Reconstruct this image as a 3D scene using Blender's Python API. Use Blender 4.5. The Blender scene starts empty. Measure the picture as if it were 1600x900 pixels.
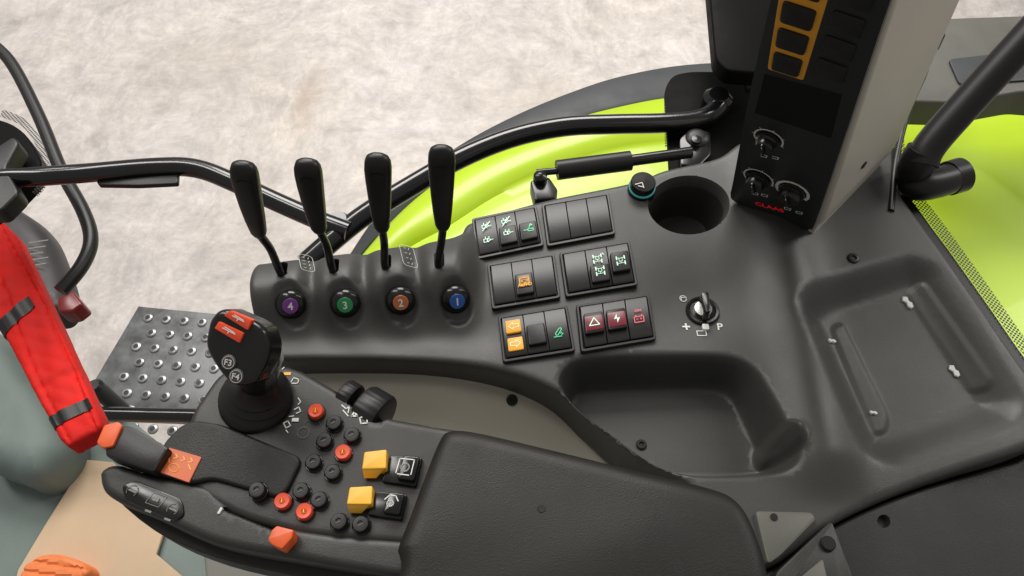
import bpy, bmesh, math, random
import numpy as np
from mathutils import Vector, Matrix
from mathutils.geometry import delaunay_2d_cdt
random.seed(4)
FOC=1155.6; PIT=math.radians(58); CZ=0.62
sP,cP=math.sin(PIT),math.cos(PIT)
CAM=Vector((0,0,CZ))
def ray(u,v):
    a=(u-800)/FOC; b=(450-v)/FOC
    return Vector((a, cP+b*sP, -sP+b*cP))
def S(u,v,z=0.0):
    r=ray(u,v); t=(z-CZ)/r.z
    return CAM+r*t
class PL:
    def __init__(s,p,n): s.p=Vector(p); s.n=Vector(n).normalized(); 
    def pt(s,u,v,h=0):
        r=ray(u,v); t=(s.p-CAM).dot(s.n)/r.dot(s.n)
        return CAM+r*t+s.n*h
def PZ(z): return PL((0,0,z),(0,0,1))
def P3(a,b,c):
    n=(b-a).cross(c-a).normalized()
    if n.dot(CAM-a)<0: n=-n
    return PL(a,n)
class FM:
    def __init__(s,o,ex,ey): s.o=o; s.ex=ex; s.ey=ey; s.n=ex.cross(ey).normalized()
    def __call__(s,x,y,h=0): return s.o+s.ex*x+s.ey*y+s.n*h
def fm(pl,u,v,ang=0,h=0):
    a=math.radians(ang)
    o=pl.pt(u,v,h); ex=(pl.pt(u+math.cos(a),v-math.sin(a),h)-o)
    L=ex.length; ey=pl.n.cross(ex).normalized()*L
    return FM(o,ex,ey)
class QM:
    def __init__(s,q,n): s.q=q; s.n=n
    def __call__(s,x,y,h=0):
        a=(x+1)/2; b=(y+1)/2
        tl,tr,br,bl=s.q
        return (bl*(1-a)+br*a)*(1-b)+(tl*(1-a)+tr*a)*b+s.n*h
    def sub(s,x0,x1,y0,y1): return QM([s(x0,y1),s(x1,y1),s(x1,y0),s(x0,y0)],s.n)
def qm(pl,q,h=0): return QM([pl.pt(u,v,h) for u,v in q],pl.n)
class PM:
    def __init__(s,pl): s.pl=pl; s.n=pl.n
    def __call__(s,x,y,h=0): return s.pl.pt(x,y,h)
# ---------- curves
def crom(p,n=8,closed=True):
    p=[np.array(a,float) for a in p]; out=[]; N=len(p)
    rng=range(N) if closed else range(N-1)
    for i in rng:
        if closed: a,b,c,d=p[i-1],p[i],p[(i+1)%N],p[(i+2)%N]
        else: a,b,c,d=p[max(i-1,0)],p[i],p[i+1],p[min(i+2,N-1)]
        for k in range(n):
            t=k/n
            out.append(.5*((2*b)+(c-a)*t+(2*a-5*b+4*c-d)*t*t+(3*b-a-3*c+d)*t**3))
    if not closed: out.append(p[-1])
    return out
def rpoly(p,r,k=5):
    p=[np.array(a,float) for a in p]; out=[]; N=len(p)
    for i in range(N):
        a,b,c=p[i-1],p[i],p[(i+1)%N]
        d1=np.linalg.norm(a-b); d2=np.linalg.norm(c-b)
        rr=min(r,d1*.45,d2*.45)
        s=b+(a-b)/d1*rr; e=b+(c-b)/d2*rr
        for j in range(k+1):
            t=j/k; out.append(s*(1-t)**2+b*2*t*(1-t)+e*t*t)
    return out
def sd(P,poly):
    A=poly; Bp=np.roll(poly,-1,0); best=np.full(len(P),1e9); ins=np.zeros(len(P),bool)
    for a,b in zip(A,Bp):
        e=b-a; w=P-a; L=e.dot(e)
        if L<1e-14: continue
        t=np.clip((w@e)/L,0,1); d=w-t[:,None]*e
        best=np.minimum(best,(d**2).sum(1))
        c=(a[1]>P[:,1])!=(b[1]>P[:,1])
        with np.errstate(all='ignore'):
            x=(b[0]-a[0])*(P[:,1]-a[1])/(b[1]-a[1]+1e-30)+a[0]
        ins^=(c&(P[:,0]<x))
    d=np.sqrt(best); return np.where(ins,d,-d)
def resample(poly,step):
    P=np.array(poly); Q=np.vstack([P,P[:1]]); L=np.sqrt((np.diff(Q,axis=0)**2).sum(1)); T=np.concatenate([[0],np.cumsum(L)])
    n=max(12,int(T[-1]/step)); s=np.linspace(0,T[-1],n,endpoint=False)
    return np.stack([np.interp(s,T,Q[:,0]),np.interp(s,T,Q[:,1])],1)
class Surf:
    def __init__(s,outline,base,feats=(),er=.008,step=.004):
        s.out=resample(outline,step); s.base=base; s.feats=[(resample(f[0],min(step,.003)),f[1],f[2],f[3] if len(f)>3 else None) for f in feats]; s.er=er; s.step=step
    def H(s,P):
        z=s.base(P).astype(float).copy()
        for poly,d,w,_ in s.feats:
            mn,mx=poly.min(0),poly.max(0)
            k=(P[:,0]>mn[0])&(P[:,0]<mx[0])&(P[:,1]>mn[1])&(P[:,1]<mx[1])
            if not k.any(): continue
            t=np.clip(sd(P[k],poly)/w,0,1); z[k]+=d*t*t*(3-2*t)
        if s.er>0:
            t=np.clip(sd(P,s.out)/s.er,0,1); z-=s.er*(1-np.sqrt(np.maximum(0,1-(1-t)**2)))
        return z
    def h(s,x,y): return float(s.H(np.array([[x,y]]))[0])
    def at(s,u,v):
        z=float(s.base(np.array([[S(u,v,0).x,S(u,v,0).y]]))[0])
        for _ in range(8):
            p=S(u,v,z); z=.5*z+.5*s.h(p.x,p.y)
        return S(u,v,z)
    def pl(s,u,v,e=.004):
        p=s.at(u,v); P=np.array([[p.x+e,p.y],[p.x-e,p.y],[p.x,p.y+e],[p.x,p.y-e]]); z=s.H(P)
        return PL(p,Vector((-(z[0]-z[1])/(2*e),-(z[2]-z[3])/(2*e),1)))
    def build(s,skirt,grid,mesh_b,mat=0):
        out=s.out; pts=[out]; N=len(out)
        def loops(poly,offs,tol=.9):
            d=np.roll(poly,-1,0)-np.roll(poly,1,0); n=np.stack([-d[:,1],d[:,0]],1); n/=np.linalg.norm(n,axis=1)[:,None]+1e-12
            tst=poly+n*1e-4
            if (sd(tst,poly)>0).mean()<.5: n=-n
            r=[]
            for o in offs:
                q=poly+n*o; dd=sd(q,poly)
                r.append(q[(dd>=o*tol-1e-6)])
            return np.vstack(r)
        if s.er>0: pts.append(loops(out,[s.er*k for k in(.07,.22,.45,.75,1.1)]))
        for poly,d,w,_ in s.feats:
            q=loops(poly,[w*k for k in(0,.15,.32,.5,.68,.85,1)]); q=q[sd(q,out)>.0008]; pts.append(q)
        fixed=np.vstack(pts)
        key={}; cell=.0007; keep=[]
        for i,p in enumerate(fixed):
            k=(round(p[0]/cell),round(p[1]/cell))
            if i>=N and k in key: continue
            key[k]=1; keep.append(i)
        fixed=fixed[keep]
        mn,mx=out.min(0),out.max(0)
        gx,gy=np.meshgrid(np.arange(mn[0],mx[0],grid),np.arange(mn[1],mx[1],grid*.87))
        gx=gx+(np.arange(gx.shape[0])%2)[:,None]*grid*.5
        G=np.stack([gx.ravel(),gy.ravel()],1); G=G[sd(G,out)>grid*.5]
        occ=set(); c2=grid*.7
        for p in fixed: occ.add((int(p[0]//c2),int(p[1]//c2)))
        G=np.array([p for p in G if (int(p[0]//c2),int(p[1]//c2)) not in occ])
        A=np.vstack([fixed,G]) if len(G) else fixed
        r=delaunay_2d_cdt([Vector((float(a),float(b))) for a,b in A],[(i,(i+1)%N) for i in range(N)],[],1,1e-7)
        V=np.array([[v.x,v.y] for v in r[0]]); Z=s.H(V)
        md={}
        for poly,d,w,mi in s.feats:
            if mi is not None:
                k=sd(V,poly)>w*.25
                for i in np.nonzero(k)[0]: md[int(i)]=mi
        bm=bmesh.new(); vs=[bm.verts.new((V[i,0],V[i,1],Z[i])) for i in range(len(V))]
        for f in r[2]:
            try:
                ff=bm.faces.new([vs[i] for i in f])
                if md and all(i in md for i in f): ff.material_index=md[f[0]]
            except ValueError: pass
        bmesh.ops.delete(bm,geom=[v for v in bm.verts if not v.link_faces],context='VERTS')
        be=[e for e in bm.edges if len(e.link_faces)==1]
        g=bmesh.ops.extrude_edge_only(bm,edges=be)
        for v in [x for x in g['geom'] if isinstance(x,bmesh.types.BMVert)]: v.co.z-=skirt
        bmesh.ops.recalc_face_normals(bm,faces=bm.faces)
        up=sum(f.normal.z*f.calc_area() for f in bm.faces)
        if up<0: bmesh.ops.reverse_faces(bm,faces=bm.faces)
        mesh_b.add(bm,None if md else mat)
# ---------- builder
_txt={}
def text_geo(t):
    if t in _txt: return _txt[t]
    c=bpy.data.curves.new("t",'FONT'); c.body=t; c.align_x='CENTER'; c.align_y='CENTER'; c.size=1; c.offset=0.018
    o=bpy.data.objects.new("t",c); bpy.context.scene.collection.objects.link(o); bpy.context.view_layer.update()
    m=o.evaluated_get(bpy.context.evaluated_depsgraph_get()).to_mesh()
    V=[(v.co.x,v.co.y) for v in m.vertices]; Fs=[tuple(p.vertices) for p in m.polygons]
    bpy.data.objects.remove(o); bpy.data.curves.remove(c)
    if V:
        ys=[a[1] for a in V]; xs=[a[0] for a in V]; cy=(max(ys)+min(ys))/2; cx=(max(xs)+min(xs))/2
        V=[(a-cx,b-cy) for a,b in V]
    _txt[t]=(V,Fs); return _txt[t]
class B:
    def __init__(s): s.V=[]; s.F=[]; s.M=[]
    def add(s,bm,mat=0):
        o=len(s.V); bm.verts.index_update()
        s.V+= [v.co.copy() for v in bm.verts]
        for f in bm.faces: s.F.append([o+v.index for v in f.verts]); s.M.append(f.material_index if mat is None else mat)
        bm.free(); return s
    def raw(s,V,F,mat=0):
        o=len(s.V); s.V+=[Vector(v) for v in V]
        for f in F: s.F.append([o+i for i in f]); s.M.append(mat)
        return s
    def slab(s,pts,th,mat=0,bev=.001,seg=2,n=None):
        pts=[Vector(p) for p in pts]
        nn=Vector((0,0,0))
        for i in range(len(pts)): nn+=pts[i].cross(pts[(i+1)%len(pts)])
        nn.normalize()
        if n is None: n=nn if nn.dot(CAM-pts[0])>0 else -nn
        d=-Vector(n).normalized()*th if not isinstance(th,Vector) else th
        bm=bmesh.new(); a=[bm.verts.new(p) for p in pts]; b=[bm.verts.new(p+d) for p in pts]
        top=bm.faces.new(a); bm.faces.new(b[::-1]); N=len(pts)
        for i in range(N): bm.faces.new([a[i],b[i],b[(i+1)%N],a[(i+1)%N]])
        bmesh.ops.recalc_face_normals(bm,faces=bm.faces)
        if bev>0: bmesh.ops.bevel(bm,geom=list(top.edges),offset=bev,segments=seg,profile=.5,affect='EDGES',clamp_overlap=True)
        return s.add(bm,mat)
    def box(s,m,x0,x1,y0,y1,h,th,mat=0,r=.0,bev=.0006,seg=2):
        q=[(x0,y0),(x1,y0),(x1,y1),(x0,y1)]
        if r>0: q=rpoly(q,r,3)
        return s.slab([m(a[0],a[1],h) for a in q],th,mat,bev,seg,n=m.n)
    def lathe(s,o,n,prof,mat=0,seg=28,sy=1.0,ex=None):
        n=Vector(n).normalized()
        ex=Vector(ex) if ex is not None else Vector((1,0,0)); ex=(ex-n*ex.dot(n)).normalized(); ey=n.cross(ex)
        V=[];Fs=[]
        for r,z in prof:
            for k in range(seg):
                a=2*math.pi*k/seg; V.append(o+ex*(r*math.cos(a))+ey*(r*sy*math.sin(a))+n*z)
        for i in range(len(prof)-1):
            for k in range(seg):
                k2=(k+1)%seg; Fs.append((i*seg+k,i*seg+k2,(i+1)*seg+k2,(i+1)*seg+k))
        L=(len(prof)-1)*seg
        Fs.append(tuple(range(L,L+seg))); Fs.append(tuple(range(seg))[::-1])
        return s.raw(V,Fs,mat)
    def tube(s,pts,r,mat=0,seg=14,smooth=6):
        P=[Vector(p) for p in (crom([tuple(q) for q in pts],smooth,False) if smooth else pts)]
        N=len(P); R=r if isinstance(r,(list,tuple)) else [r]*2
        t0=(P[1]-P[0]).normalized(); nx=t0.orthogonal().normalized(); V=[];Fs=[]
        for i in range(N):
            t=(P[min(i+1,N-1)]-P[max(i-1,0)]).normalized()
            nx=(nx-t*nx.dot(t)).normalized(); ny=t.cross(nx)
            f=i/(N-1)*(len(R)-1); j=min(int(f),len(R)-2); rr=R[j]*(1-(f-j))+R[j+1]*(f-j)
            for k in range(seg):
                a=2*math.pi*k/seg; V.append(P[i]+nx*(rr*math.cos(a))+ny*(rr*math.sin(a)))
        for i in range(N-1):
            for k in range(seg):
                k2=(k+1)%seg; Fs.append((i*seg+k,i*seg+k2,(i+1)*seg+k2,(i+1)*seg+k))
        Fs.append(tuple(range(seg))[::-1]); Fs.append(tuple(range((N-1)*seg,N*seg)))
        return s.raw(V,Fs,mat)
    def loft(s,secs,mat=0,seg=28):
        V=[];Fs=[]
        for c,ex,ey,wx,wy,p in secs:
            for k in range(seg):
                a=2*math.pi*k/seg; ca,sa=math.cos(a),math.sin(a)
                x=math.copysign(abs(ca)**(2/p),ca)*wx; y=math.copysign(abs(sa)**(2/p),sa)*wy
                V.append(c+ex*x+ey*y)
        N=len(secs)
        for i in range(N-1):
            for k in range(seg):
                k2=(k+1)%seg; Fs.append((i*seg+k,i*seg+k2,(i+1)*seg+k2,(i+1)*seg+k))
        Fs.append(tuple(range(seg))[::-1]); Fs.append(tuple(range((N-1)*seg,N*seg)))
        return s.raw(V,Fs,mat)
    def line(s,m,pts,w,mat=0,h=.0003,closed=False):
        P=[m(x,y,h) for x,y in pts]
        if closed: P.append(P[0])
        for a,b in zip(P[:-1],P[1:]):
            d=(b-a)
            if d.length<1e-7: continue
            d.normalize(); q=m.n.cross(d)*(w/2); a2=a-d*w*.3; b2=b+d*w*.3
            s.raw([a2-q,b2-q,b2+q,a2+q],[(0,1,2,3)],mat)
        return s
    def fill(s,m,pts,mat=0,h=.0003): 
        return s.raw([m(x,y,h) for x,y in pts],[tuple(range(len(pts)))],mat)
    def text(s,m,t,size,x=0,y=0,mat=0,h=.0004,sx=1):
        V,Fs=text_geo(t); return s.raw([m(x+a*size*sx,y+b*size,h) for a,b in V],Fs,mat)
    def ring(s,m,x,y,r,w,mat=0,h=.0003,a0=0,a1=360,n=24):
        pts=[(x+r*math.cos(math.radians(a0+(a1-a0)*i/n)),y+r*math.sin(math.radians(a0+(a1-a0)*i/n))) for i in range(n+1)]
        return s.line(m,pts,w,mat,h)
WL={}
def obj(b,name,mats,parent=None,label=None,category=None,kind=None,group=None,ang=38):
    me=bpy.data.meshes.new(name)
    c=sum(b.V,Vector((0,0,0)))/len(b.V)
    me.from_pydata([v-c for v in b.V],[],b.F)
    for m in (mats if isinstance(mats,(list,tuple)) else [mats]): me.materials.append(m)
    me.polygons.foreach_set('material_index',b.M)
    me.polygons.foreach_set('use_smooth',[True]*len(b.F)); me.update()
    me.set_sharp_from_angle(angle=math.radians(ang))
    o=bpy.data.objects.new(name,me); bpy.context.scene.collection.objects.link(o)
    o.location=c; WL[o.name]=c
    if parent is not None:
        o.parent=parent; o.matrix_parent_inverse=Matrix.Translation(WL[parent.name]).inverted()
    for k,v in (('label',label),('category',category),('kind',kind),('group',group)):
        if v: o[k]=v
    return o
def thing(name,loc,label,category,group=None):
    o=bpy.data.objects.new(name,None); o.empty_display_size=.02; bpy.context.scene.collection.objects.link(o)
    o.location=loc; WL[o.name]=Vector(loc); o['label']=label; o['category']=category
    if group: o['group']=group
    return o
# ---------- materials
def mat(name,col,rough=.5,metal=0,grain=0,gs=900,var=0,vs=12,spec=.5,emit=0,coat=0,dust=0):
    m=bpy.data.materials.new(name); m.use_nodes=True; N=m.node_tree.nodes; L=m.node_tree.links
    p=N['Principled BSDF']; col=col if len(col)==4 else (*col,1); p.inputs['Base Color'].default_value=col
    p.inputs['Roughness'].default_value=rough; p.inputs['Metallic'].default_value=metal
    p.inputs['Specular IOR Level'].default_value=spec; p.inputs['Coat Weight'].default_value=coat
    if emit: p.inputs['Emission Color'].default_value=col; p.inputs['Emission Strength'].default_value=emit
    g=N.new('ShaderNodeNewGeometry')
    if grain:
        n=N.new('ShaderNodeTexNoise'); n.inputs['Scale'].default_value=gs; n.inputs['Detail'].default_value=2
        b=N.new('ShaderNodeBump'); b.inputs['Strength'].default_value=grain; b.inputs['Distance'].default_value=.0006
        L.new(g.outputs['Position'],n.inputs['Vector']); L.new(n.outputs['Fac'],b.inputs['Height']); L.new(b.outputs['Normal'],p.inputs['Normal'])
    colsock=None
    if var:
        n=N.new('ShaderNodeTexNoise'); n.inputs['Scale'].default_value=vs; n.inputs['Detail'].default_value=6; n.inputs['Roughness'].default_value=.65
        L.new(g.outputs['Position'],n.inputs['Vector'])
        mr=N.new('ShaderNodeMapRange'); mr.inputs[1].default_value=.3; mr.inputs[2].default_value=.7; mr.inputs[3].default_value=1-var; mr.inputs[4].default_value=1+var
        L.new(n.outputs['Fac'],mr.inputs[0])
        mx=N.new('ShaderNodeVectorMath'); mx.operation='SCALE'; mx.inputs[0].default_value=col[:3]
        L.new(mr.outputs[0],mx.inputs['Scale']); colsock=mx.outputs[0]
        m2=N.new('ShaderNodeMapRange'); m2.inputs[1].default_value=.3; m2.inputs[2].default_value=.7; m2.inputs[3].default_value=max(.05,rough-.09); m2.inputs[4].default_value=min(1,rough+.09)
        L.new(n.outputs['Fac'],m2.inputs[0]); L.new(m2.outputs[0],p.inputs['Roughness'])
    if dust and colsock:
        a=N.new('ShaderNodeTexNoise'); a.inputs['Scale'].default_value=22; a.inputs['Detail'].default_value=5; L.new(g.outputs['Position'],a.inputs['Vector'])
        s_=N.new('ShaderNodeTexNoise'); s_.inputs['Scale'].default_value=600; s_.inputs['Detail'].default_value=3; L.new(g.outputs['Position'],s_.inputs['Vector'])
        r1=N.new('ShaderNodeMapRange'); r1.inputs[1].default_value=.45; r1.inputs[2].default_value=.72; r1.inputs[3].default_value=.12; r1.inputs[4].default_value=1; L.new(a.outputs['Fac'],r1.inputs[0])
        r2=N.new('ShaderNodeMapRange'); r2.inputs[1].default_value=.58; r2.inputs[2].default_value=.76; r2.inputs[3].default_value=.06; r2.inputs[4].default_value=1; L.new(s_.outputs['Fac'],r2.inputs[0])
        mm=N.new('ShaderNodeMath'); mm.operation='MULTIPLY'; L.new(r1.outputs[0],mm.inputs[0]); L.new(r2.outputs[0],mm.inputs[1])
        m3=N.new('ShaderNodeMath'); m3.operation='MULTIPLY'; m3.inputs[1].default_value=dust; L.new(mm.outputs[0],m3.inputs[0])
        mix=N.new('ShaderNodeMix'); mix.data_type='RGBA'; L.new(m3.outputs[0],mix.inputs[0]); L.new(colsock,mix.inputs[6]); mix.inputs[7].default_value=(.28,.26,.23,1); colsock=mix.outputs[2]
    if colsock: L.new(colsock,p.inputs['Base Color'])
    return m
M_con=mat('console_plastic',(.046,.0465,.0435),.45,grain=.25,gs=1100,var=.09,vs=9,dust=.22)
M_dark=mat('dark_grained_plastic',(.017,.0165,.0155),.48,grain=.25,gs=1200,var=.1,vs=10,dust=.10,spec=.4)
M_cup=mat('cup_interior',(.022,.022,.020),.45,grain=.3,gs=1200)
M_arm=mat('armrest_plastic',(.025,.024,.022),.45,grain=.25,gs=1200,var=.1,vs=12,dust=.15)
M_pad=mat('armrest_vinyl',(.0115,.0105,.0090),.5,grain=.45,gs=1000,var=.12,vs=14,dust=.04,spec=.38)
M_blk=mat('black_gloss',(.007,.007,.007),.22,var=.1,vs=20)
M_blks=mat('black_satin',(.010,.010,.010),.4,grain=.1,spec=.4)
M_glass=mat('black_glass_print',(.003,.003,.003),.55,spec=.06,var=.1)
M_sw=mat('switch_black',(.009,.0095,.009),.36,grain=.1)
M_hole=mat('hole_black',(.004,.004,.004),.7)
M_tube=mat('tube_black_paint',(.006,.006,.007),.18,coat=.3)
M_beige=mat('liner_grey_beige',(.40,.37,.30),.55,grain=.2,var=.05)
M_pilg=mat('pillar_light_grey',(.56,.525,.455),.5,grain=.2,var=.04)
M_green=mat('lime_paint',(.44,.63,.012),.36,coat=.15,var=.04,vs=3)
M_rub=mat('fender_black_rubber',(.030,.034,.038),.55,grain=.2,gs=300,var=.15)
M_org=mat('orange_plastic',(.68,.10,.02),.45,var=.05)
M_opl=mat('orange_plate',(.60,.13,.045),.45,var=.05)
M_red=mat('orange_red_key',(.72,.07,.025),.38)
M_yel=mat('yellow_plastic',(.85,.46,.045),.42,var=.04)
M_amb=mat('amber_print',(.9,.42,.03),.45,emit=.12)
M_wht=mat('white_print',(.66,.66,.62),.5,emit=.05)
M_lit=mat('lit_white_green',(.55,.85,.65),.4,emit=.4)
M_grn=mat('lit_green',(.08,.75,.35),.4,emit=.4)
M_pnk=mat('lit_red',(.8,.12,.15),.4,emit=.25)
M_mar=mat('switch_maroon',(.16,.015,.03),.35,emit=.1)
M_bro=mat('switch_brown',(.12,.06,.01),.35)
M_chr=mat('bright_metal',(.6,.6,.58),.25,metal=1)
M_stl=mat('galvanised_steel',(.15,.155,.16),.42,metal=.4,var=.4,vs=25)
M_bag=mat('red_nylon',(.64,.015,.011),.65,grain=.6,gs=700,var=.16,vs=30,spec=.18)
M_teal=mat('cab_floor_teal_grey',(.16,.205,.19),.6,grain=.3,gs=300,var=.1,vs=14)
M_card=mat('cardboard',(.60,.45,.30),.8,grain=.2,gs=150,var=.07,vs=9)
M_grey=mat('mid_grey_plastic',(.12,.12,.10),.5,grain=.2,var=.06)
M_purple=mat('purple_disc',(.20,.05,.28),.35); M_gdisc=mat('green_disc',(.02,.28,.09),.35)
M_odisc=mat('copper_disc',(.5,.15,.05),.35); M_bdisc=mat('blue_disc',(.02,.11,.42),.35)
M_redtxt=mat('red_print',(.8,.015,.015),.4,emit=.2)  # emission added so the plain red lettering stands out
M_scr=mat('display_glass',(.005,.005,.006),.4,spec=.2)
M_face=mat('terminal_face',(.022,.024,.025),.42,grain=.1,spec=.35)
M_dial=mat('dial_grey',(.16,.16,.15),.5); M_key=mat('dark_grey_key',(.05,.05,.05),.4)
M_scale=mat('scale_grey',(.55,.53,.49),.5,emit=.06)  # slight emission added to brighten dial rings and other plain print
M_teal2=mat('teal_glow_ring',(.03,.22,.22),.35,emit=.5)
def ground_mat():
    m=bpy.data.materials.new('concrete'); m.use_nodes=True; N=m.node_tree.nodes; L=m.node_tree.links; p=N['Principled BSDF']
    g=N.new('ShaderNodeNewGeometry')
    w=N.new('ShaderNodeTexNoise'); w.inputs['Scale'].default_value=1.3; w.inputs['Detail'].default_value=3
    L.new(g.outputs['Position'],w.inputs['Vector'])
    ad=N.new('ShaderNodeVectorMath'); ad.operation='MULTIPLY_ADD'; ad.inputs[1].default_value=(.4,.4,.4)
    L.new(w.outputs['Color'],ad.inputs[0]); L.new(g.outputs['Position'],ad.inputs[2])
    def noise(sc,det,ro,dist=0,src=ad):
        n=N.new('ShaderNodeTexNoise'); n.inputs['Scale'].default_value=sc; n.inputs['Detail'].default_value=det; n.inputs['Roughness'].default_value=ro; n.inputs['Distortion'].default_value=dist
        L.new(src.outputs[0],n.inputs['Vector']); return n
    def mr(src,i0,i1,o0,o1):
        r=N.new('ShaderNodeMapRange'); r.inputs[1].default_value=i0;r.inputs[2].default_value=i1;r.inputs[3].default_value=o0;r.inputs[4].default_value=o1
        L.new(src,r.inputs[0]); return r.outputs[0]
    def mul(x,y):
        q=N.new('ShaderNodeMath'); q.operation='MULTIPLY'; L.new(x,q.inputs[0]); L.new(y,q.inputs[1]); return q.outputs[0]
    a=noise(1.9,9,.62,.3); b=noise(8,9,.74,.25); c=noise(42,5,.65,.1)
    mp=N.new('ShaderNodeMapping'); mp.inputs['Scale'].default_value=(1,2.2,1); mp.inputs['Rotation'].default_value=(0,0,.5); L.new(ad.outputs[0],mp.inputs[0])
    mq=N.new('ShaderNodeMapping'); mq.inputs['Scale'].default_value=(2.2,1,1); mq.inputs['Rotation'].default_value=(0,0,.9); L.new(ad.outputs[0],mq.inputs[0])
    d=noise(5,8,.72,.45,mp); e=noise(6,8,.72,.45,mq)
    f=mul(mul(mul(mr(a.outputs['Fac'],.3,.7,.87,1.1),mr(b.outputs['Fac'],.32,.68,.80,1.13)),mr(c.outputs['Fac'],.3,.7,.92,1.07)),mr(d.outputs['Fac'],.38,.6,.90,1.05))
    f=mul(f,mr(e.outputs['Fac'],.4,.58,.91,1.04))
    cr=N.new('ShaderNodeMix'); cr.data_type='RGBA'; cr.inputs[6].default_value=(.635,.58,.53,1); cr.inputs[7].default_value=(.60,.56,.54,1)
    L.new(mr(noise(.9,5,.6).outputs['Fac'],.38,.62,0,1),cr.inputs[0])
    v=N.new('ShaderNodeVectorMath'); v.operation='SCALE'; L.new(cr.outputs[2],v.inputs[0]); L.new(f,v.inputs['Scale'])
    def stain(x,y,sx,sy,col,prev,amt):
        t=N.new('ShaderNodeVectorMath'); t.operation='SUBTRACT'; L.new(ad.outputs[0],t.inputs[0]); t.inputs[1].default_value=(x+.2,y+.2,0)
        t2=N.new('ShaderNodeVectorMath'); t2.operation='MULTIPLY'; L.new(t.outputs[0],t2.inputs[0]); t2.inputs[1].default_value=(1/sx,1/sy,0)
        l=N.new('ShaderNodeVectorMath'); l.operation='LENGTH'; L.new(t2.outputs[0],l.inputs[0])
        k=mr(l.outputs['Value'],.2,1.3,amt,0)
        mx=N.new('ShaderNodeMix'); mx.data_type='RGBA'; L.new(k,mx.inputs[0]); L.new(prev,mx.inputs[6]); mx.inputs[7].default_value=col; return mx.outputs[2]
    s1=S(488,165,-1.9); s2=S(840,140,-1.9); s3=S(350,100,-1.9)
    o=stain(s1.x,s1.y,.07,.17,(.38,.27,.21,1),v.outputs[0],.5)
    o=stain(s2.x,s2.y,.3,.2,(.40,.35,.30,1),o,.3)
    o=stain(s3.x,s3.y,.5,.3,(.42,.37,.33,1),o,.25)
    L.new(o,p.inputs['Base Color'])
    L.new(mr(a.outputs['Fac'],.3,.7,.5,.72),p.inputs['Roughness'])
    bp=N.new('ShaderNodeBump'); bp.inputs['Strength'].default_value=.12; bp.inputs['Distance'].default_value=.01; L.new(f,bp.inputs['Height']); L.new(bp.outputs['Normal'],p.inputs['Normal'])
    return m
GZ=-1.9
g=B(); n=12
for i in range(n+1):
    for j in range(n+1): g.V.append(Vector((-30+60*i/n,-20+60*j/n,GZ)))
for i in range(n):
    for j in range(n): a=i*(n+1)+j; g.F.append([a,a+n+1,a+n+2,a+1]); g.M.append(0)
obj(g,'ground',[ground_mat()],kind='structure')

XY=lambda u,v,z=0:(S(u,v,z).x,S(u,v,z).y)
def poly(lst,z=None): return [XY(p[0],p[1],(p[2] if len(p)>2 else (z or 0))) for p in lst]
sst=lambda t:(lambda c:c*c*(3-2*c))(np.clip(t,0,1))
# =================== SIDE CONSOLE
CON=thing('side_console',S(900,500,-.06),'moulded dark grey side console with levers, switches and storage trays','console')
LV=[(440,430),(521,425),(603,420),(686,418)]
lvx=[S(u,v,.026) for u,v in LV]
ridge=[S(400,446,.03),S(560,432,.03),S(700,414,.03),S(760,405,.03)]
rx=np.array([p.x for p in ridge]); ry=np.array([p.y for p in ridge])
btn=[(455,475),(540,473),(626,469),(712,467)]
def con_base(P):
    x,y=P[:,0],P[:,1]; z=np.zeros(len(P))
    yc=np.interp(x,rx,ry); d=y-yc; xe=S(712,400,.02).x
    fade=1-sst((x-xe)/.03)
    rg=np.where(d>0,np.exp(-(d/.05)**2),np.exp(-(d/.036)**2))
    z+=.030*rg*fade
    mids=[(lvx[i].x+lvx[i+1].x)/2+.004 for i in range(3)]
    for mxx in mids: z-=.011*np.exp(-((x-mxx+d*.12)/.0085)**2)*np.where(d>0,1,np.exp(-(d/.045)**4))*fade*rg
    a=S(1215,330,0); b=S(1290,740,0)
    t=np.clip((y-b.y)/(a.y-b.y),0,1); xc=b.x+(a.x-b.x)*t
    z+=.014*np.exp(-((x-xc)/.03)**2)*sst((y-b.y+.03)/.05)
    c=S(1097,470,0); z-=.008*np.exp(-(((x-c.x)/.055)**2+((y-c.y)/.05)**2))
    c0=S(560,520,0); z-=.008*np.exp(-((y-c0.y)/.022)**2)*(1-sst((x-S(640,500).x)/.12))
    return z
cup=[XY(1076+64*math.cos(a),320-46*math.sin(a)) for a in np.linspace(0,2*math.pi,40,endpoint=False)]
binp=crom(poly([(870,600),(884,568),(920,555),(1020,550),(1130,550),(1178,570),(1204,610),(1228,660),(1249,705),(1238,735),(1185,746),(1080,746),(1015,724),(945,674),(900,640)]),5)
binin=[XY(1216+30*math.cos(a),700-30*math.sin(a),-.02) for a in np.linspace(0,2*math.pi,24,endpoint=False)]
tray=rpoly(poly([(1218,470),(1276,432),(1420,388),(1472,408),(1612,628),(1600,666),(1402,738),(1344,720)]),.03)
slot1=rpoly(poly([(1408,452),(1440,436),(1550,600),(1546,616),(1516,618)],-.015),.012)
slot2=rpoly(poly([(1290,510),(1320,496),(1398,652),(1390,682),(1362,684)],-.015),.012)
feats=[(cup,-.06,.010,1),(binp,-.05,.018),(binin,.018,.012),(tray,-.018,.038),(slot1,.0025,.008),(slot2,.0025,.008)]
for (u,v),(bu,bv) in zip(LV,btn):
    q=rpoly(poly([(u-8,v-26),(u+8,v-26),(u+9,v+3),(u-7,v+3)],.027),.004); feats.append((q,-.014,.002,1))
    q=[XY(bu+31*math.cos(a),bv-31*math.sin(a),.018) for a in np.linspace(0,2*math.pi,24,endpoint=False)]; feats.append((q,-.006,.010))
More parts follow.
